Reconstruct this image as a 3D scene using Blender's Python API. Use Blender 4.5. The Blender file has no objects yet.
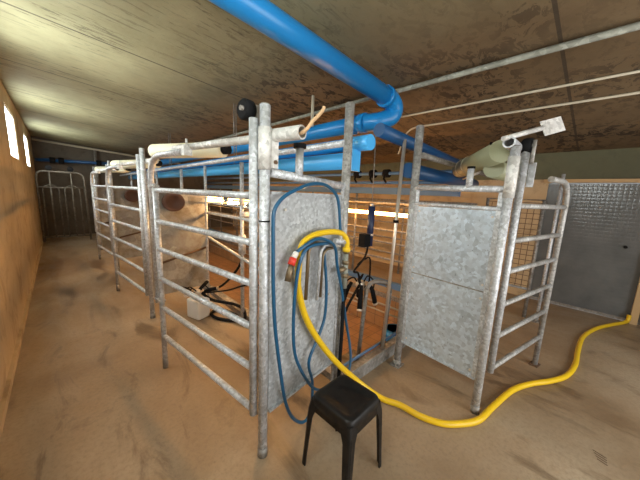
import bpy, math, random
from mathutils import Vector, Matrix, Euler
C = bpy.context.scene.collection
random.seed(4)
# ------------------------------------------------------------------ camera
cam_d = bpy.data.cameras.new('camera'); cam = bpy.data.objects.new('camera', cam_d); C.objects.link(cam)
def _n(v): return v.normalized()
F = 268.0
_d = _n(Vector((252-320, 1820-240, F)))
_y = Vector((56-320, 182-240, F)); _y = _n(_y - _d*_y.dot(_d))
_z = -_d; _x = _y.cross(_z)
right = Vector((_x.x, _y.x, _z.x)); up = -Vector((_x.y, _y.y, _z.y)); back = -Vector((_x.z, _y.z, _z.z))
cam.matrix_world = Matrix(((right.x, up.x, back.x, 0), (right.y, up.y, back.y, 0), (right.z, up.z, back.z, 1.55), (0, 0, 0, 1)))
cam_d.sensor_width = 36; cam_d.lens = F/640*36; cam_d.clip_start = .05
bpy.context.scene.camera = cam
# ------------------------------------------------------------------ world, light, exposure
W = bpy.data.worlds.new('world'); bpy.context.scene.world = W; W.use_nodes = True
bg = W.node_tree.nodes['Background']; bg.inputs[0].default_value = (.92, .97, 1, 1); bg.inputs[1].default_value = .3
def area(name, loc, rot, sx, sy, power, col):
    l = bpy.data.lights.new(name, 'AREA'); l.shape = 'RECTANGLE'; l.size = sx; l.size_y = sy; l.energy = power; l.color = col
    o = bpy.data.objects.new(name, l); C.objects.link(o); o.location = loc; o.rotation_euler = rot; return o
# daylight through the open doorway behind the photographer
area('daylight_doorway', (1.9, -2.35, 1.35), (math.radians(90), 0, 0), 3.6, 2.0, 84, (1, .98, .95))
WINDOW_GLOW = 11.5
TUBE_GLOW = 22.0
NEAR_TUBE_GLOW = 48.0
vs = bpy.context.scene.view_settings
vs.view_transform = 'Standard'; vs.look = 'None'; vs.gamma = 1; vs.use_curve_mapping = False; vs.exposure = 0.35
# ------------------------------------------------------------------ mesh helpers
class MB:
    def __init__(s): s.v = []; s.f = []; s.sm = []
    def tube(s, pts, r, n=10, cap=True):
        P = [Vector(p) for p in pts]; m = len(P); R = r if isinstance(r, (list, tuple)) else [r]*m
        T = []
        for i in range(m):
            a = P[max(i-1, 0)]; b = P[min(i+1, m-1)]; T.append((b-a).normalized())
        ref = Vector((0, 0, 1)) if abs(T[0].z) < .9 else Vector((1, 0, 0))
        u = T[0].cross(ref).normalized(); o = len(s.v)
        for i in range(m):
            u = (u - T[i]*u.dot(T[i])).normalized(); w = T[i].cross(u)
            for k in range(n):
                a = 2*math.pi*k/n; s.v.append(P[i] + (u*math.cos(a)+w*math.sin(a))*R[i])
        for i in range(m-1):
            for k in range(n):
                k2 = (k+1) % n
                s.f.append((o+i*n+k, o+i*n+k2, o+(i+1)*n+k2, o+(i+1)*n+k)); s.sm.append(True)
        if cap:
            s.f.append(tuple(o+k for k in reversed(range(n)))); s.sm.append(False)
            s.f.append(tuple(o+(m-1)*n+k for k in range(n))); s.sm.append(False)
        return s
    def pipe(s, a, b, r, ri, n=16):                      # open-ended hollow tube
        a = Vector(a); b = Vector(b); o = len(s.v)
        s.tube([a, b], r, n, False); s.tube([b, a], ri, n, False)
        # ring faces
        base2 = o+2*n
        for (q, t) in ((o, o+3*n), (o+n, o+2*n)):
            # nearest matching by angle: recompute outwards
            pass
        t = (b-a).normalized(); ref = Vector((0, 0, 1)) if abs(t.z) < .9 else Vector((1, 0, 0))
        u = t.cross(ref).normalized(); w = t.cross(u)
        for c in (a, b):
            o2 = len(s.v)
            for k in range(n):
                g = 2*math.pi*k/n; d = u*math.cos(g)+w*math.sin(g); s.v.append(c+d*r); s.v.append(c+d*ri)
            for k in range(n):
                k2 = (k+1) % n; s.f.append((o2+2*k, o2+2*k2, o2+2*k2+1, o2+2*k+1)); s.sm.append(False)
        return s
    def box(s, c, size, rz=0, M=None):
        c = Vector(c); hx, hy, hz = [q/2 for q in size]; o = len(s.v)
        if M is None: M = Matrix.Rotation(rz, 3, 'Z')
        for x in (-hx, hx):
            for y in (-hy, hy):
                for z in (-hz, hz): s.v.append(c + M @ Vector((x, y, z)))
        for q in ((0, 1, 3, 2), (4, 6, 7, 5), (0, 4, 5, 1), (2, 3, 7, 6), (0, 2, 6, 4), (1, 5, 7, 3)):
            s.f.append(tuple(o+i for i in q)); s.sm.append(False)
        return s
    def quadbox(s, a, b, z0, z1, t):                      # upright sheet from a to b (xy) with thickness
        a = Vector((a[0], a[1], 0)); b = Vector((b[0], b[1], 0)); d = b-a
        return s.box(((a+b)/2 + Vector((0, 0, (z0+z1)/2))), (d.length, t, z1-z0), math.atan2(d.y, d.x))
    def build(s, name, m, parent=None, local=False):
        off = Vector((0, 0, 0)); inv = None
        if parent is not None and not local: inv = world_inv(parent)
        me = bpy.data.meshes.new(name)
        me.from_pydata([tuple(inv @ v) if inv else tuple(v) for v in s.v], [], s.f); me.update()
        for p, q in zip(me.polygons, s.sm): p.use_smooth = q
        if m is not None: me.materials.append(m)
        o = bpy.data.objects.new(name, me); C.objects.link(o)
        if parent is not None: o.parent = parent
        return o
def local_m(o): return Matrix.LocRotScale(o.location, o.rotation_euler, o.scale)
def world_inv(o):
    M = local_m(o)
    while o.parent: o = o.parent; M = local_m(o) @ M
    return M.inverted()
def tag(o, label, cat, group=None):
    o['label'] = label; o['category'] = cat
    if group: o['group'] = group
    return o
def thing(name, label, cat, loc=(0, 0, 0), rz=0, group=None):
    o = bpy.data.objects.new(name, None); o.empty_display_size = .1; C.objects.link(o)
    o.location = loc; o.rotation_euler = (0, 0, rz); return tag(o, label, cat, group)
def struct(name, mb, m):
    o = mb.build(name, m); o['kind'] = 'structure'; return o
def dup(root, loc, rz, label):
    def cp(o, par):
        c = o.copy(); C.objects.link(c)
        if par: c.parent = par
        for ch in [q for q in kids.get(o.name, [])]: cp(ch, c)
        return c
    kids = {}
    for q in bpy.data.objects:
        if q.parent: kids.setdefault(q.parent.name, []).append(q)
    r = cp(root, None); r.location = loc; r.rotation_euler = (0, 0, rz); r['label'] = label; return r
def crom(pts, k=6):                                       # smooth path through points
    P = [Vector(p) for p in pts]; out = []
    for i in range(len(P)-1):
        a = P[max(i-1, 0)]; b = P[i]; c = P[i+1]; d = P[min(i+2, len(P)-1)]
        for j in range(k):
            t = j/k; out.append(.5*((2*b)+(c-a)*t+(2*a-5*b+4*c-d)*t*t+(3*b-a-3*c+d)*t**3))
    out.append(P[-1]); return out
def fillet(pts, r, k=6):                                  # polyline with rounded corners
    P = [Vector(p) for p in pts]; out = [P[0]]
    for i in range(1, len(P)-1):
        a = (P[i-1]-P[i]); b = (P[i+1]-P[i]); rr = min(r, a.length*.49, b.length*.49)
        p0 = P[i]+a.normalized()*rr; p1 = P[i]+b.normalized()*rr
        for j in range(k+1):
            t = j/k; out.append(p0*(1-t)**2+P[i]*2*t*(1-t)+p1*t*t)
    out.append(P[-1]); return out
# ------------------------------------------------------------------ materials
def mat(name, col, rough=.6, metal=0, emit=None, estr=0, spec=None):
    m = bpy.data.materials.new(name); m.use_nodes = True; b = m.node_tree.nodes['Principled BSDF']
    b.inputs['Base Color'].default_value = (*col, 1); b.inputs['Roughness'].default_value = rough; b.inputs['Metallic'].default_value = metal
    if spec is not None: b.inputs['Specular IOR Level'].default_value = spec
    if emit: b.inputs['Emission Color'].default_value = (*emit, 1); b.inputs['Emission Strength'].default_value = estr
    return m
class NT:
    def __init__(s, m): s.t = m.node_tree; s.b = s.t.nodes['Principled BSDF']
    def n(s, ty, **kw):
        x = s.t.nodes.new(ty)
        for k, v in kw.items(): setattr(x, k, v)
        return x
    def l(s, a, b): s.t.links.new(a, b)
    def coords(s, scale=(1, 1, 1), kind='Object', rot=(0, 0, 0)):
        c = s.n('ShaderNodeTexCoord'); mp = s.n('ShaderNodeMapping'); mp.inputs['Scale'].default_value = scale; mp.inputs['Rotation'].default_value = rot
        s.l(c.outputs[kind], mp.inputs[0]); return mp.outputs[0]
    def noise(s, vec, scale, detail=5, rough=.6, dist=0):
        x = s.n('ShaderNodeTexNoise'); x.inputs['Scale'].default_value = scale; x.inputs['Detail'].default_value = detail
        x.inputs['Roughness'].default_value = rough; x.inputs['Distortion'].default_value = dist; s.l(vec, x.inputs['Vector']); return x.outputs['Fac']
    def ramp(s, fac, stops):
        r = s.n('ShaderNodeValToRGB'); e = r.color_ramp.elements
        while len(e) < len(stops): e.new(.5)
        for q, (p, c) in zip(e, stops): q.position = p; q.color = (*c, 1) if len(c) == 3 else c
        s.l(fac, r.inputs[0]); return r.outputs[0]
    def mix(s, fac, a, b, mode='MIX'):
        x = s.n('ShaderNodeMix', data_type='RGBA', blend_type=mode)
        for sock, v in ((x.inputs[0], fac), (x.inputs[6], a), (x.inputs[7], b)):
            if hasattr(v, 'is_linked') or hasattr(v, 'links'): s.l(v, sock)
            elif isinstance(v, (int, float)): sock.default_value = v
            else: sock.default_value = (*v, 1)
        return x.outputs[2]
    def math(s, op, a, b=0, c=None):
        x = s.n('ShaderNodeMath', operation=op)
        for i, v in enumerate((a, b)):
            if hasattr(v, 'links'): s.l(v, x.inputs[i])
            else: x.inputs[i].default_value = v
        return x.outputs[0]
    def bump(s, h, strength=.3, dist=.01):
        b = s.n('ShaderNodeBump'); b.inputs['Strength'].default_value = strength; b.inputs['Distance'].default_value = dist
        s.l(h, b.inputs['Height']); s.l(b.outputs[0], s.b.inputs['Normal'])
def g(v): return (v, v, v)
def galv(name, base, dark, metal=.55, rough=.45, spangle=26, streak=True):
    m = mat(name, base, rough, metal); t = NT(m); v = t.coords()
    vo = t.n('ShaderNodeTexVoronoi'); vo.inputs['Scale'].default_value = spangle; t.l(v, vo.inputs['Vector'])
    sp = t.ramp(vo.outputs['Color'], [(0.1, tuple(c*.62 for c in base)), (.9, tuple(min(1, c*1.18) for c in base))])
    nz = t.noise(v, 7, 6, .7); d = t.ramp(nz, [(.42, g(0)), (.72, g(1))])
    t.l(t.mix(d, sp, dark), t.b.inputs['Base Color'])
    rn = t.ramp(t.noise(v, 30, 3), [(.3, g(rough-.1)), (.7, g(rough+.2))]); t.l(rn, t.b.inputs['Roughness']); return m
M = {}
M['tube'] = galv('galvanised_tube', (.66, .69, .73), (.36, .36, .35), .3, .42, 70)
M['tube_white'] = galv('whitened_galvanised_tube', (.74, .74, .72), (.5, .48, .44), .2, .5, 45)
M['tube_dull'] = galv('dull_galvanised_tube', (.34, .33, .31), (.17, .14, .11), .4, .55, 40)
M['tube_weathered'] = galv('weathered_galvanised_tube', (.47, .47, .46), (.22, .20, .17), .3, .5, 60)
M['tube_old'] = galv('old_dark_tube', (.20, .18, .145), (.10, .08, .06), .2, .65, 40)
M['sheet'] = galv('galvanised_sheet', (.58, .67, .76), (.52, .58, .63), .3, .36, 42)
M['sheet_plain'] = galv('weathered_sheet', (.50, .53, .55), (.42, .43, .44), .25, .5, 60)
M['panel_old'] = galv('stained_grey_sheet', (.42, .42, .40), (.20, .16, .11), .1, .6, 6)
M['steel'] = mat('stainless_steel', (.72, .66, .58), .3, .6)
M['rust'] = mat('rusty_foot', (.12, .07, .04), .9)
M['black'] = mat('black_rubber', (.010, .010, .011), .75, spec=.1)
M['blue'] = mat('blue_pvc', (.012, .22, .56), .3)
M['sky'] = mat('light_blue_pvc', (.07, .42, .86), .3)
M['blue_shaded'] = mat('shaded_blue_pvc', (.010, .075, .21), .35)  # darker copy of the blue, shade put into the pipe colour
M['navy'] = mat('dark_blue_paint', (.012, .022, .07), .4)
M['dullblue'] = mat('dull_blue_paint', (.09, .19, .36), .5)
M['hose_blue'] = mat('blue_rubber_hose', (.010, .085, .18), .3)
M['hose_yellow'] = mat('yellow_pvc_hose', (.80, .52, .012), .35)
M['cream'] = mat('cream_plastic', (.72, .69, .50), .4)
M['olive'] = mat('greyish_green_plastic', (.30, .31, .19), .45)
M['white'] = mat('white_plastic', (.75, .73, .68), .5)
M['red'] = mat('red_plastic', (.7, .05, .03), .4)
M['brass'] = mat('tarnished_brass', (.24, .18, .11), .45, .7)
M['rope'] = mat('tan_rope', (.55, .36, .2), .9)
M['wood'] = mat('pale_wood', (.50, .34, .17), .7)
M['glow'] = mat('warm_tube_glow', (1, .8, .5), .5, 0, (1, .47, .13), TUBE_GLOW)
M['glow_near'] = mat('warm_tube_glow_strong', (1, .8, .5), .5, 0, (1, .53, .19), NEAR_TUBE_GLOW)
M['pane'] = mat('frosted_daylight_pane', (.9, .95, 1), .5, 0, (.93, 1, .97), WINDOW_GLOW)
M['conduit'] = mat('cream_conduit', (.50, .45, .34), .5)
M['grey_pipe'] = galv('grey_pipe', (.32, .33, .28), (.2, .2, .16), .1, .6, 30)
# floor: tan wet concrete with silt and stains
m = M['floor'] = mat('tan_concrete_floor', (.4, .26, .14), .6); t = NT(m); v = t.coords()
n1 = t.noise(v, .8, 6, .55, .3); c1 = t.ramp(n1, [(.30, (.20, .125, .065)), (.5, (.325, .235, .145)), (.72, (.45, .36, .25))])
n2 = t.noise(t.coords((2.2, .7, 1)), 1.6, 6, .65, .8); st = t.ramp(n2, [(.35, g(1)), (.46, g(0))])
c2 = t.mix(t.math('MULTIPLY', st, .6), c1, (.075, .037, .014))
n3 = t.noise(v, 38, 5, .75); c3 = t.mix(t.ramp(n3, [(.45, g(0)), (.7, g(.5))]), c2, (.20, .14, .085))
t.l(c3, t.b.inputs['Base Color']); t.l(t.ramp(n2, [(.35, g(.28)), (.6, g(.62))]), t.b.inputs['Roughness'])
t.bump(t.noise(v, 28, 6, .7), .25, .01)
# ceiling: concrete slabs, joints every 1.4 m, brown damp streaks
m = M['ceil'] = mat('stained_concrete_ceiling', (.3, .26, .19), .8); t = NT(m)
v = t.coords((1, 1, 1)); sep = t.n('ShaderNodeSeparateXYZ'); t.l(v, sep.inputs[0])
bL = t.ramp(t.noise(v, 1.3, 6, .6), [(.3, (.225, .21, .115)), (.7, (.37, .355, .215))])
bR = t.ramp(t.noise(v, 1.1, 7, .65), [(.3, (.115, .075, .036)), (.7, (.20, .138, .072))])
xr = t.n('ShaderNodeMapRange'); xr.inputs['From Min'].default_value = .6; xr.inputs['From Max'].default_value = 2.1; t.l(sep.outputs[0], xr.inputs[0])
base = t.mix(xr.outputs[0], bL, bR)  # paler left base puts window light into the colour; right is browner
sA = t.ramp(t.noise(t.coords((1.3, 9, 1)), 2.6, 9, .74, .35), [(.55, g(0)), (.585, g(1))])
sB = t.ramp(t.noise(t.coords((3.2, 4.5, 1)), 2.4, 9, .72, .6), [(.51, g(0)), (.535, g(1))])
wet = t.ramp(t.noise(t.coords((.6, .8, 1)), 1.3, 4, .55), [(.40, g(.18)), (.60, g(1))])
s2 = t.mix(xr.outputs[0], sA, sB)
den = t.n('ShaderNodeMapRange'); den.inputs['From Min'].default_value = -.4; den.inputs['From Max'].default_value = 2.2; den.inputs['To Min'].default_value = .55; den.inputs['To Max'].default_value = .95; t.l(sep.outputs[0], den.inputs[0])
fac = t.math('MULTIPLY', t.math('MULTIPLY', s2, wet), den.outputs[0])
col = t.mix(fac, base, (.022, .012, .005))
fr = t.math('FRACT', t.math('DIVIDE', t.math('ADD', sep.outputs[1], 10-.47+.02), 1.41))
jt = t.math('LESS_THAN', fr, .016)
jt2 = t.math('MULTIPLY', jt, .75)
t.l(t.mix(jt2, col, (.035, .025, .016)), t.b.inputs['Base Color']); t.bump(t.math('SUBTRACT', t.noise(v, 20, 6), t.math('MULTIPLY', jt, 2)), .3, .01)
# walls
def wallmat(name, a, b, stain, amt):
    m = mat(name, a, .75); t = NT(m); v = t.coords()
    c = t.ramp(t.noise(v, 1.2, 7, .65), [(.3, b), (.7, a)])
    s = t.ramp(t.noise(v, 3.5, 8, .7, .5), [(.5, g(0)), (.66, g(amt))])
    t.l(t.mix(s, c, stain), t.b.inputs['Base Color']); t.bump(t.noise(v, 35, 4), .15, .005); return m
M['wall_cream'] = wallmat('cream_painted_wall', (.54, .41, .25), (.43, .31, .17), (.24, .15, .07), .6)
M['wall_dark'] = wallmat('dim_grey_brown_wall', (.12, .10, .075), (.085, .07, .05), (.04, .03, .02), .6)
M['wall_olive'] = wallmat('olive_grey_render', (.115, .115, .065), (.085, .085, .046), (.05, .048, .028), .5)
# shutter: grey sheet with a fine square quilt
m = M['shutter'] = mat('grey_ribbed_shutter', (.17, .18, .185), .2, .1); t = NT(m); v = t.coords()
sep = t.n('ShaderNodeSeparateXYZ'); t.l(v, sep.inputs[0])
gy = t.math('ABSOLUTE', t.math('SINE', t.math('MULTIPLY', sep.outputs[1], 62))); gz = t.math('ABSOLUTE', t.math('SINE', t.math('MULTIPLY', sep.outputs[2], 62)))
t.bump(t.math('MULTIPLY', t.math('POWER', gy, .4), t.math('POWER', gz, .4)), .22, .006)
c = t.ramp(t.noise(v, 3, 6), [(.3, (.10, .108, .112)), (.7, (.15, .16, .165))]); t.l(c, t.b.inputs['Base Color'])
# tiles for the pit
def tilemat(name, a, b, grout, sx, sy, axes):
    m = mat(name, a, .35); t = NT(m); v = t.coords()
    if axes == 'YZ':
        sp = t.n('ShaderNodeSeparateXYZ'); cb = t.n('ShaderNodeCombineXYZ'); t.l(v, sp.inputs[0]); t.l(sp.outputs[1], cb.inputs[0]); t.l(sp.outputs[2], cb.inputs[1]); v = cb.outputs[0]
    br = t.n('ShaderNodeTexBrick'); br.offset = 0; br.inputs['Scale'].default_value = 1; br.inputs['Brick Width'].default_value = sx; br.inputs['Row Height'].default_value = sy
    br.inputs['Mortar Size'].default_value = .006; br.inputs['Color1'].default_value = (*a, 1); br.inputs['Color2'].default_value = (*b, 1); br.inputs['Mortar'].default_value = (*grout, 1)
    t.l(v, br.inputs['Vector']); n = t.ramp(t.noise(v, 5, 6), [(.35, g(.72)), (.7, g(1))])
    t.l(t.mix(1.0, br.outputs['Color'], n, 'MULTIPLY'), t.b.inputs['Base Color']); return m
M['tile'] = tilemat('terracotta_tile', (.50, .27, .12), (.44, .23, .10), (.22, .14, .08), .20, .20, 'XY')
M['tile_wall'] = tilemat('terracotta_wall_tile', (.52, .29, .13), (.46, .25, .11), (.24, .15, .09), .20, .20, 'YZ')
m = M['checker'] = mat('checker_plate', (.20, .17, .13), .5, .5); t = NT(m); v = t.coords((1, 1, 1), rot=(0, 0, .78))
ck = t.n('ShaderNodeTexChecker'); ck.inputs['Scale'].default_value = 70; t.l(v, ck.inputs['Vector']); t.bump(ck.outputs['Fac'], .8, .004)
t.l(t.mix(t.ramp(t.noise(v, 8), [(.4, g(0)), (.6, g(1))]), (.30, .27, .22), (.12, .09, .06)), t.b.inputs['Base Color'])
m = M['stool'] = mat('black_stool_plastic', (.022, .020, .018), .38, spec=.3); t = NT(m); v = t.coords()
t.l(t.ramp(t.noise(v, 9, 7, .7), [(.4, (.006, .006, .006)), (.8, (.022, .018, .015))]), t.b.inputs['Base Color'])
t.l(t.ramp(t.noise(v, 14, 5), [(.3, g(.28)), (.7, g(.55))]), t.b.inputs['Roughness']); t.bump(t.noise(v, 160, 2), .25, .002)
# ------------------------------------------------------------------ structure
XL, XR, YF, YB = -.40, 5.5, -2.2, 11.2
def zc(x): return 2.82 - .083*(x+.4)
PX0, PX1, PY0, PY1, PZ = 1.62, 4.06, 1.33, 10.2, -.80
f = MB()
f.box(((XL+PX0)/2, (YF+YB)/2, -.06), (PX0-XL, YB-YF, .12))
f.box(((PX1+XR)/2, (YF+YB)/2, -.06), (XR-PX1, YB-YF, .12))
f.box(((PX0+PX1)/2, (YF+PY0)/2, -.06), (PX1-PX0, PY0-YF, .12))
f.box(((PX0+PX1)/2, (PY1+YB)/2, -.06), (PX1-PX0, YB-PY1, .12))
struct('floor', f, M['floor'])
struct('pit_floor', MB().box(((PX0+PX1)/2, (PY0+PY1)/2, PZ-.05), (PX1-PX0+.2, PY1-PY0+.2, .1)), M['tile'])
w = MB(); w.box((PX0-.05, (PY0+PY1)/2, (PZ-.12)/2), (.1, PY1-PY0, -PZ-.12)); w.box((PX1+.05, (PY0+PY1)/2, (PZ-.12)/2), (.1, PY1-PY0, -PZ-.12))
w.box(((PX0+PX1)/2, PY0-.05, (PZ-.12)/2), (PX1-PX0, .1, -PZ-.12)); w.box(((PX0+PX1)/2, PY1+.05, (PZ-.12)/2), (PX1-PX0, .1, -PZ-.12))
struct('pit_wall', w, M['tile_wall'])
# ceiling slab, falling towards the right wall
c = MB(); o = 0
for z in (0, .15):
    for (x, y) in ((XL-.2, YF-.2), (XR+.2, YF-.2), (XR+.2, YB+.2), (XL-.2, YB+.2)): c.v.append(Vector((x, y, zc(x)+z)))
for q in ((0, 3, 2, 1), (4, 5, 6, 7), (0, 1, 5, 4), (1, 2, 6, 5), (2, 3, 7, 6), (3, 0, 4, 7)): c.f.append(q); c.sm.append(False)
struct('ceiling', c, M['ceil'])
# left wall with a row of windows
wins = [(-.15, 1.02), (2.72, 3.90), (5.58, 6.80), (8.46, 9.60)]; WZ0, WZ1 = 1.88, 2.57
w = MB(); w.box((XL-.1, (YF+YB)/2, WZ0/2), (.2, YB-YF, WZ0)); w.box((XL-.1, (YF+YB)/2, (WZ1+2.82)/2), (.2, YB-YF, 2.82-WZ1))
ys = [YF]+[q for a in wins for q in a]+[YB]
for i in range(0, len(ys), 2): w.box((XL-.1, (ys[i]+ys[i+1])/2, (WZ0+WZ1)/2), (.2, ys[i+1]-ys[i], WZ1-WZ0))
struct('wall_left', w, M['wall_cream'])
for i, (a, b) in enumerate(wins):
    fr = MB(); y = (a+b)/2; zz = (WZ0+WZ1)/2; x = XL-.035
    fr.box((x, y, WZ0+.015), (.05, b-a, .03)); fr.box((x, y, WZ1-.015), (.05, b-a, .03)); fr.box((x, a+.015, zz), (.05, .03, WZ1-WZ0-.06)); fr.box((x, b-.015, zz), (.05, .03, WZ1-WZ0-.06))
    wf = struct('window_%d' % (i+1), fr, M['white'])
    MB().box((x, y, zz), (.012, b-a-.06, WZ1-WZ0-.06)).build('pane', M['pane'], wf)
struct('baseboard_left', MB().box((XL+.012, (YF+YB)/2, .03), (.024, YB-YF, .06)), M['wall_cream'])
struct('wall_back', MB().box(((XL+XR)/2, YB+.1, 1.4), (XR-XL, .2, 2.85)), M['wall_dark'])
# right wall: cream below, olive band above, grey shutter door near the camera
LZ = 1.93
w = MB(); w.box((XR+.1, (.60+YB)/2, LZ/2), (.2, YB-.60, LZ)); struct('wall_right', w, M['wall_cream'])
struct('wall_right_upper', MB().box((XR+.1, (YF+YB)/2, (LZ+2.5)/2), (.2, YB-YF, 2.5-LZ)), M['wall_olive'])
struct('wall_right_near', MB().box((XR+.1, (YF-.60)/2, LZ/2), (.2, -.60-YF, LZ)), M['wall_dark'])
d = MB(); d.box((XR+.05, .0, .945), (.06, 1.2, 1.85)); dr = struct('door_1', d, M['shutter'])
MB().box((XR+.05, .0, .02), (.08, 1.2, .04)).build('bottom_bar', M['tube_dull'], dr)
b = MB(); b.tube([(XR+.02, -.33, 1.02), (XR-.01, -.33, 1.02)], .02, 10); b.build('lock_stud', M['black'], dr)
struct('trim_1', MB().box((XR-.0, .01, 1.905), (.09, 1.30, .05)), M['wood'])
struct('trim_2', MB().box((XR-.03, -.55, .95), (.07, .07, 1.90)), M['wood'])
# front wall behind the camera with a wide doorway
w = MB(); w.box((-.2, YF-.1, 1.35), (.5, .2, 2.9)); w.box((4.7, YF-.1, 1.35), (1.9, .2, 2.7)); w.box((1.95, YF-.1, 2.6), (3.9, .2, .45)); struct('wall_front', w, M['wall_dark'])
# pit kerbs
k = MB(); k.box((2.80, 1.27, .035), (2.62, .12, .07)); k.box((2.80, 1.215, .06), (2.62, .012, .12)); kb = struct('trim_3', k, M['tube_dull'])
struct('trim_4', MB().box((1.58, 5.8, .03), (.10, 8.9, .06)), M['tube_dull'])
struct('trim_5', MB().box((4.10, 5.8, .03), (.10, 8.9, .10)), M['dullblue'])

# ------------------------------------------------------------------ stall gates
ZR = (.30, .56, .81, 1.06, 1.285, 1.53)
def gate(name, label, loc, rz, L, hoop_leg, group):
    rm = M['tube_weathered' if hoop_leg else 'tube']
    t = thing(name, label, 'gate', loc, rz, group)
    MB().tube([(0, 0, .27), (0, 0, 1.90)], .0235, 12).build('hinge_stile', M['tube'], t, True)
    for z in ZR: MB().tube([(.02, 0, z), (L-.005, 0, z)], .0195, 10).build('rail', rm, t, True)
    if hoop_leg:
        hp = fillet([(L, 0, 0.0), (L, 0, 1.74), (.55*L, 0, 1.745)], .2, 8)
        MB().tube(hp, .0235, 12).build('hoop', rm, t, True)
        MB().box((L, 0, .006), (.09, .07, .012)).build('foot_plate', M['rust'], t, True)
    else:
        MB().tube([(L, 0, .0), (L, 0, 1.58)], .0215, 12).build('leg', M['tube'], t, True)
        MB().tube([(L, 0, 0), (L, 0, .10)], .0225, 12).build('foot', M['tube_dull'], t, True)
        hp = fillet([(L+.075, 0, .58), (L+.075, 0, 1.79), (.58*L, -.01, 1.79)], .2, 8)
        MB().tube(hp, .0225, 12).build('hoop', M['tube'], t, True)
        for z in (.62, 1.56): MB().box((L+.037, 0, z), (.11, .05, .012)).build('tie_plate', M['tube'], t, True)
        cl = MB(); cl.box((.58*L, -.01, 1.795), (.035, .055, .06)); cl.tube([(.58*L, -.01, 1.82), (.58*L, -.01, 1.87)], .007, 8); cl.build('clamp', M['tube_white'], t, True)
    return t
RZL = math.atan2(1.27, -.17)
GG = 'galvanised stall gates of the left row'
g1 = gate('stall_gate', 'nearest galvanised six-rail stall gate on the left, beside the post with the black roller', (.715, 1.225, 0), RZL, 1.215, False, GG)
g2 = dup(g1, (.675, 3.61, 0), math.atan2(1.27, -.15), 'second galvanised six-rail stall gate along the left aisle, behind the nearest one')
g3 = dup(g1, (.655, 5.98, 0), math.atan2(1.27, -.13), 'farthest galvanised six-rail stall gate of the left aisle, nearest the back wall')
gr = gate('stall_gate', 'galvanised stall gate on the right with one curved hoop, in front of the grey shutter', (2.262, .392, 0), math.atan2(-.18, .94), .965, True, None)
# black roller on top of the nearest and right gates
def roller(par, x, z, y=0):
    b = MB(); b.tube([(x, y-.03, z), (x, y-.02, z), (x, y+.02, z), (x, y+.03, z)], [.04, .05, .05, .04], 20); r = b.build('roller', M['black'], par, True)
    b = MB(); b.tube([(x-.02, y-.045, z-.12), (x-.02, y-.045, z+.03)], .011, 10); b.tube([(x-.01, y-.05, z), (x-.01, y+.045, z)], .012, 8); b.build('roller_bracket', M['tube_dull'], par, True)
roller(g1, .055, 1.945)
roller(gr, .01, 1.925)
MB().box((.055, -.03, 1.74), (.012, .04, .16)).build('hinge_plate', M['tube'], gr, True)
# ------------------------------------------------------------------ fixed posts
def post(label, x, y, h, r, group, plate=True, sleeve=None, name='stall_post', m='tube'):
    t = thing(name, label, 'post', (x, y, 0), 0, group)
    MB().tube([(0, 0, 0), (0, 0, h)], r, 14).build('upright', M[m], t, True)
    b = MB(); b.tube([(0, 0, 0), (0, 0, .06)], r*1.12, 14)
    if plate: b.box((0, 0, .006), (.11, .09, .012))
    b.build('foot', M['tube_dull'], t, True)
    MB().tube([(0, 0, h-.004), (0, 0, h+.006)], r*.8, 14).build('cap', M['tube_dull'], t, True)
    if sleeve:
        s = MB(); s.tube([(0, 0, sleeve[0]), (0, 0, sleeve[1])], r+.006, 14)
        s.build('sleeve', M['tube_white'], t, True)
        s = MB(); s.box((.045, -.01, (sleeve[0]+sleeve[1])/2), (.05, .012, sleeve[1]-sleeve[0]-.02)); bp = s.build('bracket_plate', M['tube_white'], t, True)
        for z in (sleeve[0]+.04, sleeve[1]-.04):
            q = MB(); q.tube([(.052, -.024, z), (.052, .0, z)], .011, 6); q.build('bolt', M['rust'], bp, True)
    return t
p1 = post('front galvanised stall post, left of the sheet panel with hoses, black cable tie round it', .75, 1.18, 1.96, .0265, None, False, (1.66, 1.86))
b = MB(); b.tube([(0, 0, 1.40), (0, 0, 1.408)], .0285, 14); b.build('cable_tie', M['black'], p1, True)
post('tall galvanised corner post right of the hose panel, beneath the blue pipe elbow', 1.49, 1.285, 2.17, .032, None, m='tube_weathered')
post('tall galvanised corner post at the left edge of the spangled panel', 2.165, 1.105, 2.13, .032, None, m='tube_weathered')
post('galvanised front post at the right edge of the spangled panel, beside the right gate', 2.10, .42, 1.90, .028, None, False, (1.58, 1.84))
p2 = post('second stall post of the left row, hinge post of the second gate', .70, 3.54, 1.96, .0265, None, False)
post('third stall post of the left row, hinge post of the farthest gate', .68, 5.92, 1.96, .0265, None, False)
post('stall post at the far end of the left row, near the back wall', .66, 8.28, 1.96, .0265, None, False)
post('plain galvanised post behind the right gate, beside the wire mesh panel', 4.46, .36, 1.92, .019, None, True)
# ------------------------------------------------------------------ overhead tubes on the gates
def over(label, loc, rz):
    t = thing('gate_guide_tube', label, 'tube', loc, rz, 'guide tubes over the left gates')
    MB().tube([(.0, 0, 1.795), (1.0, 0, 1.795)], .0225, 12).build('long_tube', M['tube_white'], t, True)
    MB().pipe((-.17, 0, 1.80), (.03, 0, 1.80), .033, .026, 16).build('end_sleeve', M['tube_white'], t, True)
    return t
ot = over('whitish guide tube over the nearest left gate, tan rope in its open end', (.805, 1.17, .03), math.atan2(.87, -.165))
dup(ot, (.755, 3.53, .03), math.atan2(.87, -.14), 'whitish guide tube over the second left gate')
dup(ot, (.735, 5.91, .03), math.atan2(.87, -.13), 'whitish guide tube over the farthest left gate')
rp = crom([(.815, 1.12, 1.822), (.832, 1.03, 1.822), (.845, .985, 1.84), (.870, .97, 1.88), (.900, .965, 1.91), (.930, .97, 1.94), (.938, .97, 1.958)], 5)
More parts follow.
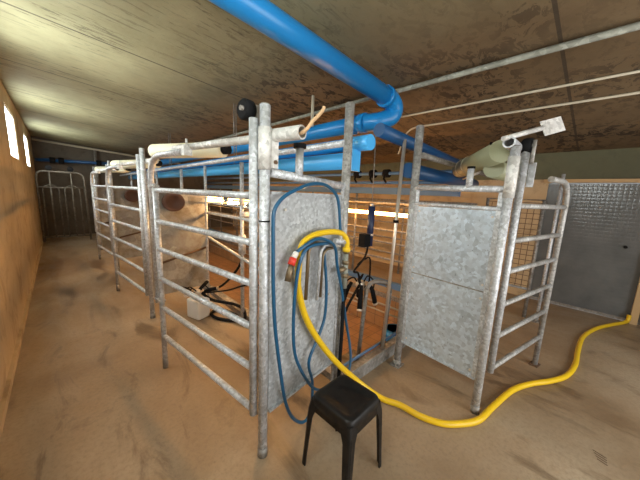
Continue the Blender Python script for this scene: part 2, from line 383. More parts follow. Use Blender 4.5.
r_ = tag(MB().tube(rp, .0085, 8).build('rope', M['rope']), 'short tan rope end sticking out of the whitish guide tube', 'rope')
# ------------------------------------------------------------------ left (hose) panel
t = thing('sheet_panel', 'plain grey sheet panel with the blue and yellow hoses hung on it', 'panel', (.79, 1.185, 0))
q = MB(); q.quadbox((.79, 1.19), (1.455, 1.28), .27, 1.55, .006); q.quadbox((.79, 1.186), (1.455, 1.276), .262, .28, .03); q.quadbox((.79, 1.186), (1.455, 1.276), 1.54, 1.556, .02); q.build('sheet', M['sheet_plain'], t)
MB().tube([(.78, 1.185, 1.65), (1.46, 1.28, 1.615)], .0235, 12).build('top_rail', M['tube'], t)
MB().tube([(1.45, 1.275, .04), (1.45, 1.275, 1.64)], .0125, 10).build('stile', M['tube'], t)
MB().tube([(1.0, 1.215, 1.64), (1.0, 1.215, 1.80)], .023, 12).build('stub_tube', M['tube'], t)
MB().tube([(1.0, 1.215, 1.80), (1.0, 1.215, 1.825)], .036, 14).build('rubber_pad', M['black'], t)
for (s, z) in ((.10, .34), (.62, .34), (.10, 1.46), (.62, 1.47), (.55, .85), (.2, .8)):
    a = Vector((.79, 1.184, z)) + Vector((.665, .09, 0))*(s/.67); MB().tube([a, a+Vector((.001, -.011, 0))], .008, 8).build('bolt', M['steel'], t)
# ------------------------------------------------------------------ right spangled panel
t = thing('sheet_panel', 'bright spangled galvanised panel of two sheets on the right, beside the right gate', 'panel', (2.13, .76, 0))
def ry(y): return 2.10+.06*(y-.42)/.68
q = MB(); q.quadbox((ry(.455), .455), (ry(1.07), 1.07), .925, 1.49, .006); q.build('upper_sheet', M['sheet'], t)
q = MB(); q.quadbox((ry(.455), .455), (ry(1.07), 1.07), .26, .915, .006); q.build('lower_sheet', M['sheet'], t)
for z, r in ((1.635, .022), (1.505, .014)): MB().tube([(ry(.43), .43, z), (ry(1.09), 1.09, z+.005)], r, 12).build('rail', M['tube'], t)
q = MB(); q.quadbox((ry(.45)-.001, .45), (ry(1.075)-.001, 1.075), .913, .927, .004); q.build('seam_strip', M['tube_dull'], t)
q = MB(); q.quadbox((ry(.45), .45), (ry(1.075), 1.075), .25, .265, .03); q.build('bottom_strip', M['sheet'], t)
for (y0, y1) in ((.44, .475), (1.05, 1.085)):
    q = MB(); q.quadbox((ry(y0), y0), (ry(y1), y1), .25, 1.62, .012); q.build('edge_strip', M['tube'], t)
MB().tube([(ry(.67), .67, 1.64), (ry(.67), .67, 1.775)], .023, 12).build('stub_tube', M['tube'], t)
MB().tube([(ry(.67), .67, 1.775), (ry(.67), .67, 1.79)], .026, 14).build('rubber_pad', M['black'], t)
for (y, z) in ((.49, 1.45), (.49, .97), (.49, .87), (.49, .31), (1.03, 1.45), (1.03, .97), (1.03, .87), (1.03, .31)):
    MB().tube([(ry(y)-.002, y, z), (ry(y)-.012, y, z)], .008, 8).build('bolt', M['steel'], t)
# tube stub, arm and tail plate on the right front post
t = thing('gate_counter_arm', 'angled bar with a pale galvanised plate on top of the right front post', 'arm', (2.1, .43, 1.9))
MB().pipe((2.07, .455, 1.925), (2.33, .44, 1.905), .036, .027, 16).build('tube_stub', M['tube'], t)
a, bb = Vector((2.05, .485, 1.945)), Vector((2.34, .335, 2.045)); dd = bb-a
MB().tube([a, bb], .016, 8).build('bar', M['tube_white'], t)
ux = dd.normalized(); uy = Vector((.35, .1, 1)); uy = (uy-ux*uy.dot(ux)).normalized(); uz = ux.cross(uy)
Mx = Matrix((ux, uy, uz)).transposed()
MB().box(bb+ux*.085-uy*.005, (.185, .10, .006), M=Mx).build('plate', M['tube_white'], t)
# ------------------------------------------------------------------ cylinders over the stalls
def cyl(label, a, b, r, m, group=None, caps=(1, 1)):
    a = Vector(a); b = Vector(b); d = (b-a).normalized(); t = thing('gate_cylinder', label, 'cylinder', tuple(a), 0, group)
    MB().tube([a, b], r, 20).build('barrel', m, t)
    if caps[0]: MB().tube([a-d*.05, a+d*.004], r*.55, 14).build('end_fitting', M['black'], t)
    if caps[1]: MB().tube([b-d*.004, b+d*.06], r*.6, 14).build('end_fitting', M['black'], t)
    return t
G2 = 'cream cylinders over the left stalls'
cyl('cream plastic cylinder lying over the nearest left stall, behind the guide tube', (.745, 3.22, 1.91), (1.12, 2.45, 1.915), .070, M['cream'], G2)
cyl('cream plastic cylinder lying over the second left stall', (.74, 5.80, 1.90), (1.13, 4.75, 1.91), .070, M['cream'], G2)
cyl('cream plastic cylinder lying over the farthest left stall', (.72, 8.15, 1.90), (1.12, 7.1, 1.91), .070, M['cream'], G2)
t = cyl('greyish green cylinder with cord wrapped round it, above the spangled panel', (2.92, 1.02, 1.855), (2.24, .53, 1.90), .078, M['olive'], None, (1, 0))
a = Vector((2.92, 1.02, 1.855)); b = Vector((2.24, .53, 1.90)); d = (b-a).normalized(); u = d.cross(Vector((0, 0, 1))).normalized(); w = d.cross(u)
for s in (.12, .30): MB().tube([a+d*(s*.88)+(u*math.cos(q)+w*math.sin(q))*.079 for q in [2*math.pi*i/20 for i in range(21)]], .004, 6).build('band', M['conduit'], t)
MB().tube([a+d*(.40+.05*q/1.2)*.88*1.0+d*q*.12+(u*math.cos(q+2.6)+w*math.sin(q+2.6))*.083 for q in [i*.2 for i in range(16)]], .009, 6).build('cord', M['black'], t)
MB().tube([a+Vector((-.03, -.05, -.095)), a+d*.42+Vector((0, -.03, -.085))], .010, 8).build('push_rod', M['tube_white'], t)
cyl('smaller greyish green cylinder with a black end, behind the right gate posts', (2.40, .60, 1.80), (3.62, .64, 1.815), .070, M['olive'], None, (0, 1))
# ------------------------------------------------------------------ blue pipework
t = thing('overhead_pipe', 'large blue pipe under the ceiling with an elbow at the right end', 'pipe', (2.3, 1.53, 2.4))
MB().tube([(-.385, 1.56, 2.68), (2.28, 1.525, 2.470)], .080, 24).build('long_run', M['blue'], t)
el = crom([(2.26, 1.525, 2.472), (2.36, 1.522, 2.455), (2.425, 1.525, 2.40), (2.405, 1.545, 2.325), (2.31, 1.62, 2.275), (2.25, 1.74, 2.268)], 6)
MB().tube(el, .083, 24).build('elbow', M['blue'], t)
b = MB(); b.tube([(2.24, 1.526, 2.472), (2.29, 1.525, 2.468)], .094, 24); b.build('collar', M['blue'], t)
for y in (1.72, 1.86): MB().tube([(2.25, y, 2.268), (2.25, y+.07, 2.268)], .092, 24).build('collar', M['blue'], t)
MB().tube([(2.25, 1.78, 2.268), (2.25, 10.6, 2.268)], .078, 24).build('return_run', M['blue'], t)
t = thing('capped_pipe', 'bright blue capped pipe end sticking out beneath the pipe elbow', 'pipe', (1.72, 1.3, 1.96))
MB().tube([(1.73, 1.36, 1.955), (1.73, 10.4, 1.955)], .050, 20).build('run', M['blue'], t)
MB().tube([(1.73, 1.265, 1.955), (1.73, 1.44, 1.955)], .058, 24).build('end_cap', M['sky'], t)
t = thing('flanged_pipe', 'light blue pipe along the left stalls ending in a square flange', 'pipe', (1.7, 1.45, 1.83))
MB().tube([(1.70, 1.39, 1.825), (1.70, 10.4, 1.825)], .066, 22).build('run', M['sky'], t)
MB().box((1.70, 1.38, 1.825), (.10, .02, .165)).build('flange', M['sky'], t)
tag(MB().tube([(1.96, 1.36, 2.10), (4.3, 1.36, 1.99)], .056, 20).build('crossing_pipe', M['dullblue']), 'upper blue pipe, shade put into its colour, running right from the capped pipe, behind the corner post', 'pipe').data.materials.clear()
bpy.data.objects['crossing_pipe'].data.materials.append(M['blue_shaded'])
tag(MB().tube([(2.30, 1.25, 1.80), (4.3, 1.30, 1.79)], .068, 20).build('crossing_pipe', M['blue_shaded']), 'lower thick blue pipe behind the top rail of the spangled panel', 'pipe')
tag(MB().tube([(2.17, 1.06, 1.90), (4.5, 1.06, 1.88)], .024, 12).build('overhead_tube', M['tube_dull']), 'dull grey tube along the top of the right stalls, from the corner post', 'tube')
tag(MB().tube([(1.455, 1.29, 1.905), (1.45, 10.4, 1.87)], .024, 12).build('overhead_tube', M['tube']), 'grey tube along the top of the left stalls, in front of the light blue pipe', 'tube')
for tt, x, z in ((bpy.data.objects['flanged_pipe'], 1.70, 1.825), (bpy.data.objects['capped_pipe'], 1.73, 1.955)):
    for y in (3.4, 6.2, 9.0): MB().tube([(x, y, z+.04), (x, y, 2.64)], .006, 6).build('hanger_rod', M['tube_dull'], tt)
# ------------------------------------------------------------------ ceiling conduits
def cz(x, d): return zc(x)-d
tag(MB().tube([(2.42, YF, cz(2.42, .03)), (2.42, 10.5, cz(2.42, .03))], .021, 12).build('ceiling_pipe', M['grey_pipe']), 'thickest grey pipe fixed along the ceiling, leftmost of three', 'pipe')
tag(MB().tube([(3.08, YF, cz(3.08, .012)), (3.08, 8.0, cz(3.08, .012))], .0105, 8).build('ceiling_conduit', M['conduit']), 'thin cream conduit on the ceiling, middle of the three ceiling lines', 'conduit')
tag(MB().tube(fillet([(3.5, YF, cz(3.5, .012)), (3.5, 1.98, cz(3.5, .012)), (3.46, 2.05, 2.15)], .16, 6), .0115, 8).build('ceiling_conduit', M['conduit']), 'thin cream conduit on the ceiling that bends down at the corner post', 'conduit')
# hanger strap for the blue pipe
tag(MB().box((2.10, 2.35, 2.46), (.025, .02, .34)).build('pipe_hanger', M['conduit']), 'short tan strap hanging from the ceiling above the blue pipe', 'hanger')
# ------------------------------------------------------------------ transverse panels with feed bowl
def divider(label, y):
    t = thing('stall_divider', label, 'panel', (.72, y, 0), 0, 'grey dividing panels of the left stalls')
    q = MB(); q.quadbox((.01, .02), (.72, .12), .22, 1.52, .012); q.build('sheet', M['panel_old'], t, True)
    MB().tube([(.73, .12, .0), (.73, .12, 1.86)], .0185, 10).build('edge_stile', M['tube'], t, True)
    b = MB(); n = 20; c0 = Vector((.29, .02, 1.385)); o = len(b.v)
    for (rr, dy) in ((1.0, 0), (.98, -.05), (.82, -.06), (.55, -.02), (.0, -.012)):
        for k in range(n):
            a = 2*math.pi*k/n; b.v.append(c0+Vector((.125*rr*math.cos(a), dy-.01, .115*rr*math.sin(a))))
    for i in range(4):
        for k in range(n): b.f.append((o+i*n+k, o+i*n+(k+1) % n, o+(i+1)*n+(k+1) % n, o+(i+1)*n+k)); b.sm.append(True)
    b.build('bowl', BOWL, t, True)
    q = MB(); q.tube([(.05, 0, .62), (.70, .09, .76)], .014, 8); q.build('brace', M['rust'], t, True)
    return t
BOWL = mat('rusty_brown_bowl', (.10, .045, .028), .7)
d1 = divider('grey dividing panel with a brown oval bowl behind the nearest left gate', 3.62)
dup(d1, (.70, 6.0, 0), 0, 'grey dividing panel with a brown oval bowl behind the second left gate')
dup(d1, (.68, 8.38, 0), 0, 'grey dividing panel behind the farthest left gate')
# pit-side railing of the left stalls
def railing(name, label, posts, rails, h):
    t = thing(name, label, 'railing', posts[0][:2]+(0,))
    for (x, y, z) in posts: MB().tube([(x, y, 0), (x, y, z)], .022, 10).build('post', M['tube_dull' if x > 3 else 'tube'], t)
    for (a, b, r) in rails: MB().tube([a, b], r, 10).build('rail', M['tube_dull' if a[0] > 3 else 'tube'], t)
    return t
railing('pit_railing', 'galvanised railing between the nearest left stall and the pit', [(1.47, 2.77, 1.86)], [((1.48, 1.33, 1.375), (1.475, 3.70, 1.375), .010), ((1.47, 1.33, 1.25), (1.46, 3.70, 1.24), .019), ((1.47, 1.33, .62), (1.46, 3.70, .90), .019)], 1.6)
for (y0, y1, lb) in ((3.78, 6.08, 'second'), (6.15, 8.45, 'farthest')):
    railing('pit_railing', 'galvanised railing between the %s left stall and the pit' % lb, [(1.47, y0+1.0, 1.86)], [((1.48, y0, 1.375), (1.475, y1, 1.375), .010), ((1.47, y0, 1.25), (1.46, y1, 1.24), .019), ((1.47, y0, .65), (1.46, y1, .90), .019)], 1.6)
t = thing('vacuum_fitting', 'stubby grey fittings on the railing post behind the nearest left gate', 'fitting', (1.47, 2.77, .9))
MB().tube([(1.47, 2.77, 1.40), (1.47, 2.77, 1.52)], .034, 14).build('upper_sleeve', M['tube_white'], t)
MB().tube([(1.42, 2.70, 1.30), (1.52, 2.70, 1.30)], .03, 10).build('coupling', M['tube_white'], t)
MB().tube([(1.47, 2.77, .84), (1.47, 2.77, 1.06)], .042, 14).build('lower_sleeve', M['tube'], t)
# ------------------------------------------------------------------ far row beyond the pit
ps = [(4.12, y, 1.62) for y in (2.10, 3.25, 4.5, 5.7, 6.9, 8.1, 9.3, 10.3)]
railing('far_railing', 'long tan lit railing of the stalls on the far side of the pit', ps, [((4.12, 1.5, z), (4.12, 10.4, z), .028 if z > 1.4 else .018) for z in (.47, .76, .98, 1.46)], 1.6)
ps = [(4.95, y, 1.5) for y in (1.5, 2.7, 3.9, 5.1, 6.3, 7.5, 8.7, 9.9)]
railing('far_gate_railing', 'rear railing along the orange wall beyond the pit', ps, [((4.95, 1.4, z), (4.95, 10.2, z), .018) for z in (.40, .72, 1.04, 1.36, 1.5)], 1.5)
for (x, z, rx, a, b, lb) in ((4.02, 1.27, 4.12, 1.72, 3.55, 'along the far railing, seen left of the spangled panel'), (4.02, 1.27, 4.12, 4.2, 6.0, 'along the far railing, behind the hose panel'), (4.02, 1.27, 4.12, 6.7, 8.5, 'along the far railing, second from its back end'), (4.02, 1.27, 4.12, 8.8, 10.3, 'along the far railing, at its back end'),
        (1.76, 1.375, 1.48, 1.75, 2.70, 'beside the near pit railing, hidden behind the hose panel'), (1.76, 1.375, 1.48, 3.12, 3.72, 'by the near pit railing, right one seen through the gate'), (1.76, 1.375, 1.48, 3.80, 4.75, 'by the near pit railing, left one seen through the gate'), (1.76, 1.375, 1.48, 6.2, 7.2, 'beside the near pit railing, behind the second left stall')):
    t = thing('tube_lamp', 'glowing warm tube lamp '+lb, 'lamp', (x, a, z), 0, 'warm tube lamps over the pit')
    MB().tube([(x, a+.04, z), (x, b-.04, z)], .030, 12).build('tube', M['glow' if x > 3 else 'glow_near'], t)
    if x < 3: MB().box((x, (a+b)/2, z+.045), (.11, b-a, .012)).build('spill_blocker', M['tube'], t)  # added board over the near tubes, blocks orange spill onto the ceiling
    for y in (a, b): MB().tube([(x, y-.02, z), (x, y+.04, z)], .032, 12).build('end_cap', M['tube_dull'], t)
    for y in (a+.02, b): MB().tube([(x, y, z), (rx, y, z+.0)], .010, 8).build('bracket', M['tube_dull'], t)
tag(MB().box((4.10, 5.9, 1.66), (.06, 9.0, .11)).build('blue_beam', M['dullblue']), 'dull blue beam over the far railing across the pit', 'beam')
t = thing('milk_line', 'twin blue milk pipes with black fittings above the far railing', 'pipe', (4.1, 1.5, 1.9))
for z in (1.955, 1.80): MB().tube([(4.10, 1.4, z), (4.10, 10.4, z)], .026, 12).build('run', M['dullblue'], t)
for y in (2.62, 2.9, 3.25):
    b = MB(); b.tube([(4.10, y-.05, 1.955), (4.10, y+.05, 1.955)], .07, 12); b.tube([(4.05, y, 1.955), (4.02, y, 1.86), (4.0, y-.06, 1.80)], .018, 8); b.build('clamp', M['black'], t)
# ------------------------------------------------------------------ back of the left aisle
t = thing('swing_gate', 'dark tubular gate with rounded corners and two arched bar groups at the aisle end', 'gate', (-.35, 9.9, 0))
MB().tube(fillet([(-.35, 9.9, .02), (-.35, 9.9, 1.84), (.56, 9.9, 1.84), (.58, 9.9, .02)], .16, 6), .024, 10).build('frame', M['tube_old'], t)
for z in (.14, 1.44): MB().tube([(-.35, 9.9, z), (.57, 9.9, z)], .017, 8).build('cross_bar', M['tube_old'], t)
for x in (-.11, .30):
    MB().tube(fillet([(x-.15, 9.9, .14), (x-.15, 9.9, 1.44), (x, 9.9, 1.52), (x+.15, 9.9, 1.44), (x+.15, 9.9, .14)], .12, 5), .016, 8).build('arch_bar', M['tube_old'], t)
    MB().tube([(x, 9.9, .14), (x, 9.9, 1.90)], .016, 8).build('upright_bar', M['tube_old'], t)
    MB().tube([(x, 9.85, 1.93), (x, 9.95, 1.93)], .065, 12).build('roller', M['black'], t)
t = thing('back_pipe', 'dark blue pipe with black fittings high on the back wall', 'pipe', (.4, 10.9, 2.2))
MB().tube([(-.36, 10.95, 2.17), (2.4, 10.95, 2.26)], .045, 12).build('run', M['blue_shaded'], t)
for x in (-.02, .16, 1.0): MB().tube([(x-.06, 10.95, 2.185+.03*x), (x+.06, 10.95, 2.185+.03*x)], .085, 12).build('fitting', M['black'], t)
tag(MB().tube([(-.38, 11.12, 2.72), (3.4, 11.12, 2.46)], .028, 10).build('wall_conduit', M['conduit']), 'pale conduit along the top of the back wall', 'conduit')
tag(MB().tube([(.95, 11.1, 0), (.95, 11.1, 2.6)], .04, 10).build('wall_post', M['tube_dull']), 'upright grey post against the back wall', 'post')
# ------------------------------------------------------------------ mesh panel and second stall on the right
t = thing('wire_mesh_panel', 'square wire mesh panel in a dark frame behind the right gate', 'panel', (4.5, .8, 0))
q = MB()
for i in range(10): q.tube([(4.5, .52+i*.07, .42), (4.5, .52+i*.07, 1.55)], .004, 5)
for i in range(17): q.tube([(4.5, .50, .44+i*.07), (4.5, 1.13, .44+i*.07)], .004, 5)
q.build('mesh', M['rust'], t)
q = MB(); q.tube([(4.5, .50, 0), (4.5, .50, 1.60), (4.5, 1.14, 1.60), (4.5, 1.14, .0)], .022, 8); q.tube([(4.5, .50, .40), (4.5, 1.14, .40)], .018, 8); q.build('frame', M['tube_dull'], t)
# ------------------------------------------------------------------ stainless rod and handrail at the pit steps
tag(MB().tube([(2.30, 1.31, 2.07), (2.20, 1.29, .07)], .016, 12).build('stainless_rod', M['steel']), 'thin stainless rod standing on the pit kerb left of the corner post', 'rod')
bpy.data.objects['stainless_rod'].data.update()
b = MB().tube([(2.256, 1.30, 1.32), (2.256, 1.30, 1.345)], .026, 10).build('clip', M['black'], bpy.data.objects['stainless_rod'])
hr = fillet([(2.23, 1.315, .07), (2.30, 1.315, .72), (2.06, 1.43, .76), (2.03, 1.46, -.12)], .12, 6)
tag(MB().tube(hr, .021, 12).build('handrail', M['tube_dull']), 'grey looped handrail at the pit steps, left of the stainless rod', 'handrail')
t = thing('bucket', 'blue bucket on the tiled pit floor, half hidden by the corner post', 'bucket', (3.68, 1.96, PZ))
b = MB(); b.tube([(0, 0, 0), (0, 0, .30), (0, 0, .30), (0, 0, .02)], [.12, .155, .147, .112], 20, False); b.tube([(0, 0, .0), (0, 0, .012)], .118, 20); b.build('body', M['blue'], t, True)
b = MB(); b.tube([(.158*math.cos(i*.3), .158*math.sin(i*.3), .295) for i in range(22)], .008, 6); b.build('rim', M['blue'], t, True)
t = thing('pit_pipes', 'pair of pale pipes along the tiled far wall of the pit', 'pipe', (4.02, 1.5, -.34))
for z in (-.34, -.48): MB().tube([(4.02, 1.4, z), (4.02, 10.1, z)], .016, 8).build('run', M['conduit'], t)
MB().box((4.03, 5.8, -.17), (.05, 8.6, .07)).build('backing_board', M['tube_dull'], t)
tag(MB().box((1.92, 1.50, -.13), (.56, .30, .03)).build('pit_step', M['checker']), 'checker plate step just behind the pit kerb', 'step')
tag(MB().tube([(1.66, 1.345, .085), (2.6, 1.345, .085)], .013, 8).build('kerb_pipe', M['dullblue']), 'thin blue pipe lying along the pit kerb', 'pipe')
# ------------------------------------------------------------------ cluster lifter and milking clusters
def cluster(label, loc, hang):
    t = thing('milking_cluster', label, 'milking cluster', loc)
    x, y, z = 0, 0, 0
    b = MB(); b.tube([(0, 0, -.03), (0, 0, .0), (0, 0, .035), (0, 0, .05)], [.03, .045, .045, .02], 14); b.build('claw', M['steel'], t, True)
    for k, (dx, dy) in enumerate(((.05, .05), (-.05, .05), (.05, -.05), (-.05, -.05))):
        s = -1 if hang else 1
        c = MB(); zq = -.20 if hang else .05; c.tube([(dx*1.2, dy*1.2, .03), (dx*1.9, dy*1.7, .03+zq*.4), (dx*(2.5 if hang else 3.6), dy*(2.1 if hang else 3.2), .02+zq)], [.016, .022, .024], 10); cu = c.build('teat_cup', M['black'], t, True)
        c = MB(); kx, ky = (2.5, 2.1) if hang else (3.6, 3.2); c.tube([(dx*kx, dy*ky, .02+zq), (dx*kx*1.05, dy*ky*1.05, .02+zq*1.08)], .027, 10); c.build('cup_rim', M['steel'], cu, True)
        c = MB(); c.tube(crom([(dx*.5, dy*.5, .04), (dx*1.6, dy*.6, .09), (dx*2.2, dy*1.7, .04), (dx*1.9, dy*1.8, .02+zq*.3)], 4), .008, 6); c.build('short_hose', M['black'], t, True)
    return t
cluster('black milking cluster hanging at the pit entrance, below the navy cylinder', (2.08, 1.53, .68), True)
cluster('black milking cluster lying on the white block behind the nearest left gate', (1.14, 3.28, .285), False)
tag(MB().tube(crom([(2.08, 1.53, .70), (2.02, 1.52, .82), (1.93, 1.50, .86), (2.08, 1.50, .97), (2.12, 1.50, 1.07)], 6), .010, 8).build('milk_hose', M['black']), 'thin black milk hose from the hanging cluster up to the navy cylinder', 'hose')
tag(MB().tube(crom([(2.12, 1.53, .70), (2.22, 1.53, .62), (2.22, 1.53, .92), (2.12, 1.53, .94), (2.02, 1.53, .90)], 6), .009, 8).build('milk_hose', M['black']), 'looped black hose right of the hanging cluster', 'hose')
tag(MB().tube([(1.52, 1.34, .40), (1.80, 1.44, .58), (2.06, 1.52, .70)], .013, 8).build('support_arm', M['black']), 'black arm slanting from the corner post to the hanging cluster', 'arm')
t = thing('cluster_lifter', 'upright navy blue cylinder hanging over the pit entrance', 'cylinder', (2.14, 1.5, 1.1))
MB().tube([(2.14, 1.5, 1.08), (2.14, 1.5, 1.46)], .032, 16).build('barrel', M['navy'], t)
MB().tube([(2.14, 1.5, 1.18), (2.14, 1.5, 1.20)], .034, 16).build('band', M['steel'], t)
MB().tube([(2.14, 1.5, 1.46), (2.14, 1.5, 1.49)], .018, 12).build('top_stud', M['steel'], t)
MB().tube([(2.14, 1.5, 1.48), (2.20, 1.56, 2.20)], .005, 6).build('hanger_wire', M['tube_dull'], t)
MB().box((2.06, 1.5, 1.14), (.09, .07, .12)).build('control_box', M['black'], t)
# white block + hoses in nearest left stall
q = MB(); q.box((1.13, 3.24, .12), (.18, .22, .24), .3); tag(q.build('white_tub', M['white']), 'white plastic block on the stall floor under the black cluster', 'tub')
q = bpy.data.objects['white_tub']; bv = q.modifiers.new('bevel', 'BEVEL'); bv.width = .025; bv.segments = 3
tag(MB().tube(crom([(1.18, 3.26, .29), (1.27, 3.20, .20), (1.37, 3.10, .17), (1.46, 2.98, .16), (1.50, 2.80, .14), (1.44, 2.68, .06), (1.38, 2.82, .025), (1.26, 3.00, .025), (1.25, 3.16, .03), (1.36, 3.22, .03), (1.44, 3.10, .03), (1.47, 2.90, .03)], 6), .019, 8).build('milk_hose', M['black']), 'thick black hose coiled beside the white block', 'hose')
tag(MB().tube(crom([(1.20, 3.26, .29), (1.38, 3.12, .38), (1.47, 2.86, .66), (1.49, 2.78, .87)], 6), .014, 8).build('milk_hose', M['black']), 'black hose rising from the cluster on the white block to the railing', 'hose')
tag(MB().tube(crom([(1.20, 3.24, .29), (1.36, 2.95, .37), (1.40, 2.6, .52), (1.44, 2.3, .60)], 6), .010, 8).build('milk_hose', M['black']), 'thin black hose running right from the cluster on the white block', 'hose')
# ------------------------------------------------------------------ hoses on the left panel
H1 = [(1.391, 1.222, 1.30), (1.349, 1.212, 1.486), (1.296, 1.204, 1.564), (1.186, 1.189, 1.609), (1.063, 1.172, 1.608), (.947, 1.157, 1.575), (.844, 1.143, 1.53), (.783, 1.135, 1.468), (.770, 1.128, 1.389), (.772, 1.128, 1.26), (.776, 1.128, 1.045), (.795, 1.132, .809), (.839, 1.140, .539), (.885, 1.148, .313), (.951, 1.157, .148), (1.051, 1.171, .035), (1.122, 1.18, .040), (1.148, 1.184, .142), (1.139, 1.183, .302), (1.102, 1.178, .412), (1.107, 1.178, .49), (1.194, 1.19, .611), (1.251, 1.198, .735), (1.258, 1.205, .949), (1.228, 1.215, 1.195), (1.24, 1.235, 1.23)]
tag(MB().tube(crom(H1, 5), .0105, 10).build('water_hose', M['hose_blue']), 'longest blue hose, arching over the top of the grey panel and looping to the floor', 'hose')
H2 = [(.930, 1.150, 1.205), (.946, 1.150, 1.223), (1.015, 1.135, 1.268), (1.10, 1.140, 1.289), (1.21, 1.155, 1.262), (1.295, 1.175, 1.203), (1.352, 1.200, 1.072), (1.434, 1.215, .867), (1.515, 1.225, .603), (1.60, 1.235, .347), (1.60, 1.22, .212), (1.535, 1.20, .10), (1.42, 1.18, .08), (1.30, 1.175, .11), (1.235, 1.18, .167), (1.119, 1.168, .276), (.992, 1.155, .491), (.942, 1.148, .65), (.930, 1.142, .877), (.943, 1.138, 1.086), (.975, 1.136, 1.196), (1.035, 1.140, 1.247), (1.17, 1.155, 1.25), (1.30, 1.215, 1.23)]
tag(MB().tube(crom(H2, 5), .0105, 10).build('water_hose', M['hose_blue']), 'blue hose with the red nozzle collar, looping down behind the black stool', 'hose')
YH = [(1.456, 1.215, 1.150), (1.449, 1.205, 1.231), (1.39, 1.205, 1.29), (1.27, 1.195, 1.312), (1.125, 1.182, 1.308), (1.02, 1.170, 1.275), (.985, 1.168, 1.216), (.980, 1.172, 1.116), (.988, 1.178, .992), (1.055, 1.180, .791), (1.175, 1.175, .587), (1.339, 1.15, .367), (1.50, 1.12, .19), (1.60, 1.04, .08), (1.66, .93, .026), (1.707, .813, .024), (1.723, .665, .024), (1.772, .543, .024), (1.859, .455, .024), (2.002, .37, .024), (2.222, .335, .024), (2.552, .276, .024), (2.777, .186, .024), (2.966, .072, .024), (3.173, -.019, .024), (3.472, -.065, .024), (3.873, -.071, .024), (4.319, -.096, .024), (4.736, -.192, .024), (5.069, -.329, .024), (5.36, -.47, .024), (5.42, -.50, .06), (5.43, -.50, .12)]
YP = crom(YH, 6)
tag(MB().tube(YP, [.0185+.004*min(1, i/84) for i in range(len(YP))], 12).build('water_hose', M['hose_yellow']), 'thick yellow hose running from the grey panel across the floor to the shutter', 'hose')
t = thing('spray_nozzle', 'brass nozzle with a red collar on the end of the blue hose', 'nozzle', (.907, 1.145, 1.17))
MB().tube([(.944, 1.150, 1.222), (.921, 1.148, 1.192)], .017, 12).build('white_ring', M['white'], t)
MB().tube([(.922, 1.148, 1.193), (.902, 1.144, 1.156)], .0215, 12).build('red_collar', M['red'], t)
MB().tube([(.903, 1.144, 1.158), (.892, 1.142, 1.12), (.879, 1.140, 1.068)], [.014, .018, .020], 10).build('brass_body', M['brass'], t)
t = thing('hose_hook', 'bent grey steel hose hooks with hanging bars on the grey panel', 'hook', (1.2, 1.21, 1.2))
MB().tube(fillet([(1.32, 1.225, 1.205), (1.10, 1.170, 1.262), (1.045, 1.160, 1.23), (1.035, 1.160, .915)], .05, 6), .0115, 8).build('hook_bar', M['brass'], t)
MB().tube(fillet([(1.40, 1.228, 1.20), (1.204, 1.185, 1.235), (1.166, 1.182, 1.195), (1.160, 1.190, .87)], .04, 6), .0115, 8).build('hook_bar', M['tube'], t)
MB().tube(fillet([(1.36, 1.235, 1.19), (1.24, 1.20, 1.20), (1.205, 1.198, 1.17), (1.197, 1.198, .88)], .04, 6), .0095, 8).build('hook_bar', M['brass'], t)
t = thing('tap_assembly', 'grey water tap and couplings at the right edge of the grey panel', 'tap', (1.44, 1.23, 1.2))
MB().tube([(1.458, 1.215, 1.16), (1.46, 1.215, .88)], .019, 12).build('riser', M['grey_pipe'], t)
MB().tube([(1.33, 1.215, 1.245), (1.46, 1.215, 1.225)], .018, 12).build('tap_body', M['tube'], t)
MB().tube([(1.38, 1.21, 1.24), (1.38, 1.21, 1.31)], .014, 10).build('spindle', M['tube_white'], t)
for z in (.96, 1.06, 1.14): MB().tube([(1.46, 1.215, z), (1.46, 1.215, z+.03)], .025, 8).build('nut', M['brass'], t)
MB().tube([(1.39, 1.222, 1.02), (1.46, 1.215, 1.03)], .02, 10).build('branch', M['brass'], t)
MB().tube([(1.458, 1.215, 1.155), (1.458, 1.215, 1.185)], .028, 12).build('yellow_cap', M['hose_yellow'], t)
tag(MB().tube([(1.462, 1.218, .88), (1.475, 1.225, .5), (1.455, 1.215, .0)], .014, 8).build('feed_pipe', M['black']), 'black water pipe down the corner post beside the grey panel', 'pipe')
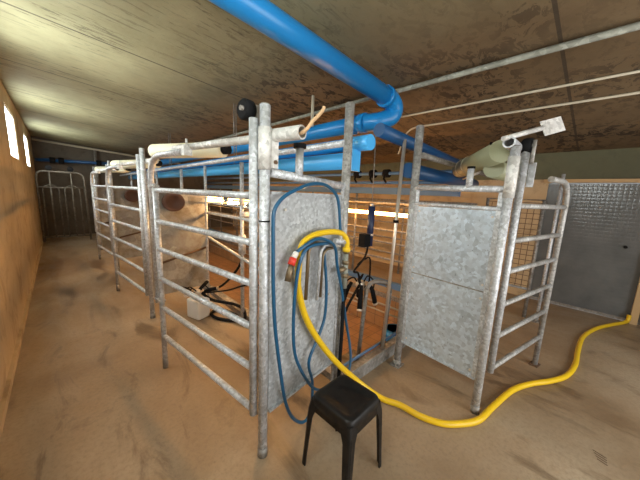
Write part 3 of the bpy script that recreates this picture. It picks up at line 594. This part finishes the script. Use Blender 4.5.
# ------------------------------------------------------------------ black stool
SX, SY = 1.065, .825
t = thing('plastic_stool', 'black plastic stool standing in front of the grey hose panel', 'stool', (SX, SY, 0), math.radians(1.5))
def rsq(h, r, z, n=6):
    out = []
    for (cx, cy, a0) in ((h-r, h-r, 0), (-(h-r), h-r, 90), (-(h-r), -(h-r), 180), (h-r, -(h-r), 270)):
        for k in range(n+1):
            a = math.radians(a0+90*k/n); out.append(Vector((cx+r*math.cos(a), cy+r*math.sin(a), z)))
    return out
s = MB(); rings = [rsq(.150, .04, .372), rsq(.143, .042, .43), rsq(.139, .042, .444), rsq(.132, .040, .452), rsq(.108, .03, .452), rsq(.104, .03, .448), rsq(.05, .02, .4465)]
n = len(rings[0])
for r in rings: s.v += r
for i in range(len(rings)-1):
    for k in range(n): s.f.append((i*n+k, i*n+(k+1) % n, (i+1)*n+(k+1) % n, (i+1)*n+k)); s.sm.append(True)
s.f.append(tuple((len(rings)-1)*n+k for k in range(n))); s.sm.append(False)
inner = [rsq(.146, .036, .372), rsq(.136, .036, .436)]; o = len(s.v)
for r in inner: s.v += r
for k in range(n):
    s.f.append((k, o+k, o+(k+1) % n, (k+1) % n)); s.sm.append(False)
    s.f.append((o+k, o+n+k, o+n+(k+1) % n, o+(k+1) % n)); s.sm.append(True)
s.f.append(tuple(o+n+k for k in reversed(range(n)))); s.sm.append(False)
s.build('seat', M['stool'], t, True)
for sx in (-1, 1):
    for sy in (-1, 1):
        l = MB()
        prof = lambda z, w, c: [Vector((sx*c, sy*(c-w), z)), Vector((sx*(c+.001), sy*(c-.016), z)), Vector((sx*(c-.005), sy*(c-.005), z)), Vector((sx*(c-.016), sy*(c+.001), z)), Vector((sx*(c-w), sy*c, z)), Vector((sx*(c-w), sy*(c-.006), z)), Vector((sx*(c-.02), sy*(c-.012), z)), Vector((sx*(c-.012), sy*(c-.02), z)), Vector((sx*(c-.006), sy*(c-w), z))]
        lev = [prof(.425, .066, .142), prof(.372, .058, .152), prof(.33, .045, .155), prof(.15, .038, .163), prof(.0, .034, .170)]
        for r in lev: l.v += r
        for i in range(len(lev)-1):
            for k in range(9):
                q = (i*9+k, i*9+(k+1) % 9, (i+1)*9+(k+1) % 9, (i+1)*9+k); l.f.append(q if sx*sy < 0 else q[::-1]); l.sm.append(False)
        l.f.append(tuple(range(9))); l.sm.append(False); l.f.append(tuple(36+k for k in reversed(range(9)))); l.sm.append(False)
        l.build('leg', M['stool'], t, True)
# ------------------------------------------------------------------ small floor items
q = MB()
for i in range(4): q.box((2.335-i*.022, -.235-i*.004, .0012), (.065-.006*i, .0045, .0024), 1.26)  # scratches in the concrete, built as thin dark bars
tag(q.build('floor_scratches', M['rust']), 'four short dark scratch marks in the concrete floor at lower right', 'scratch')
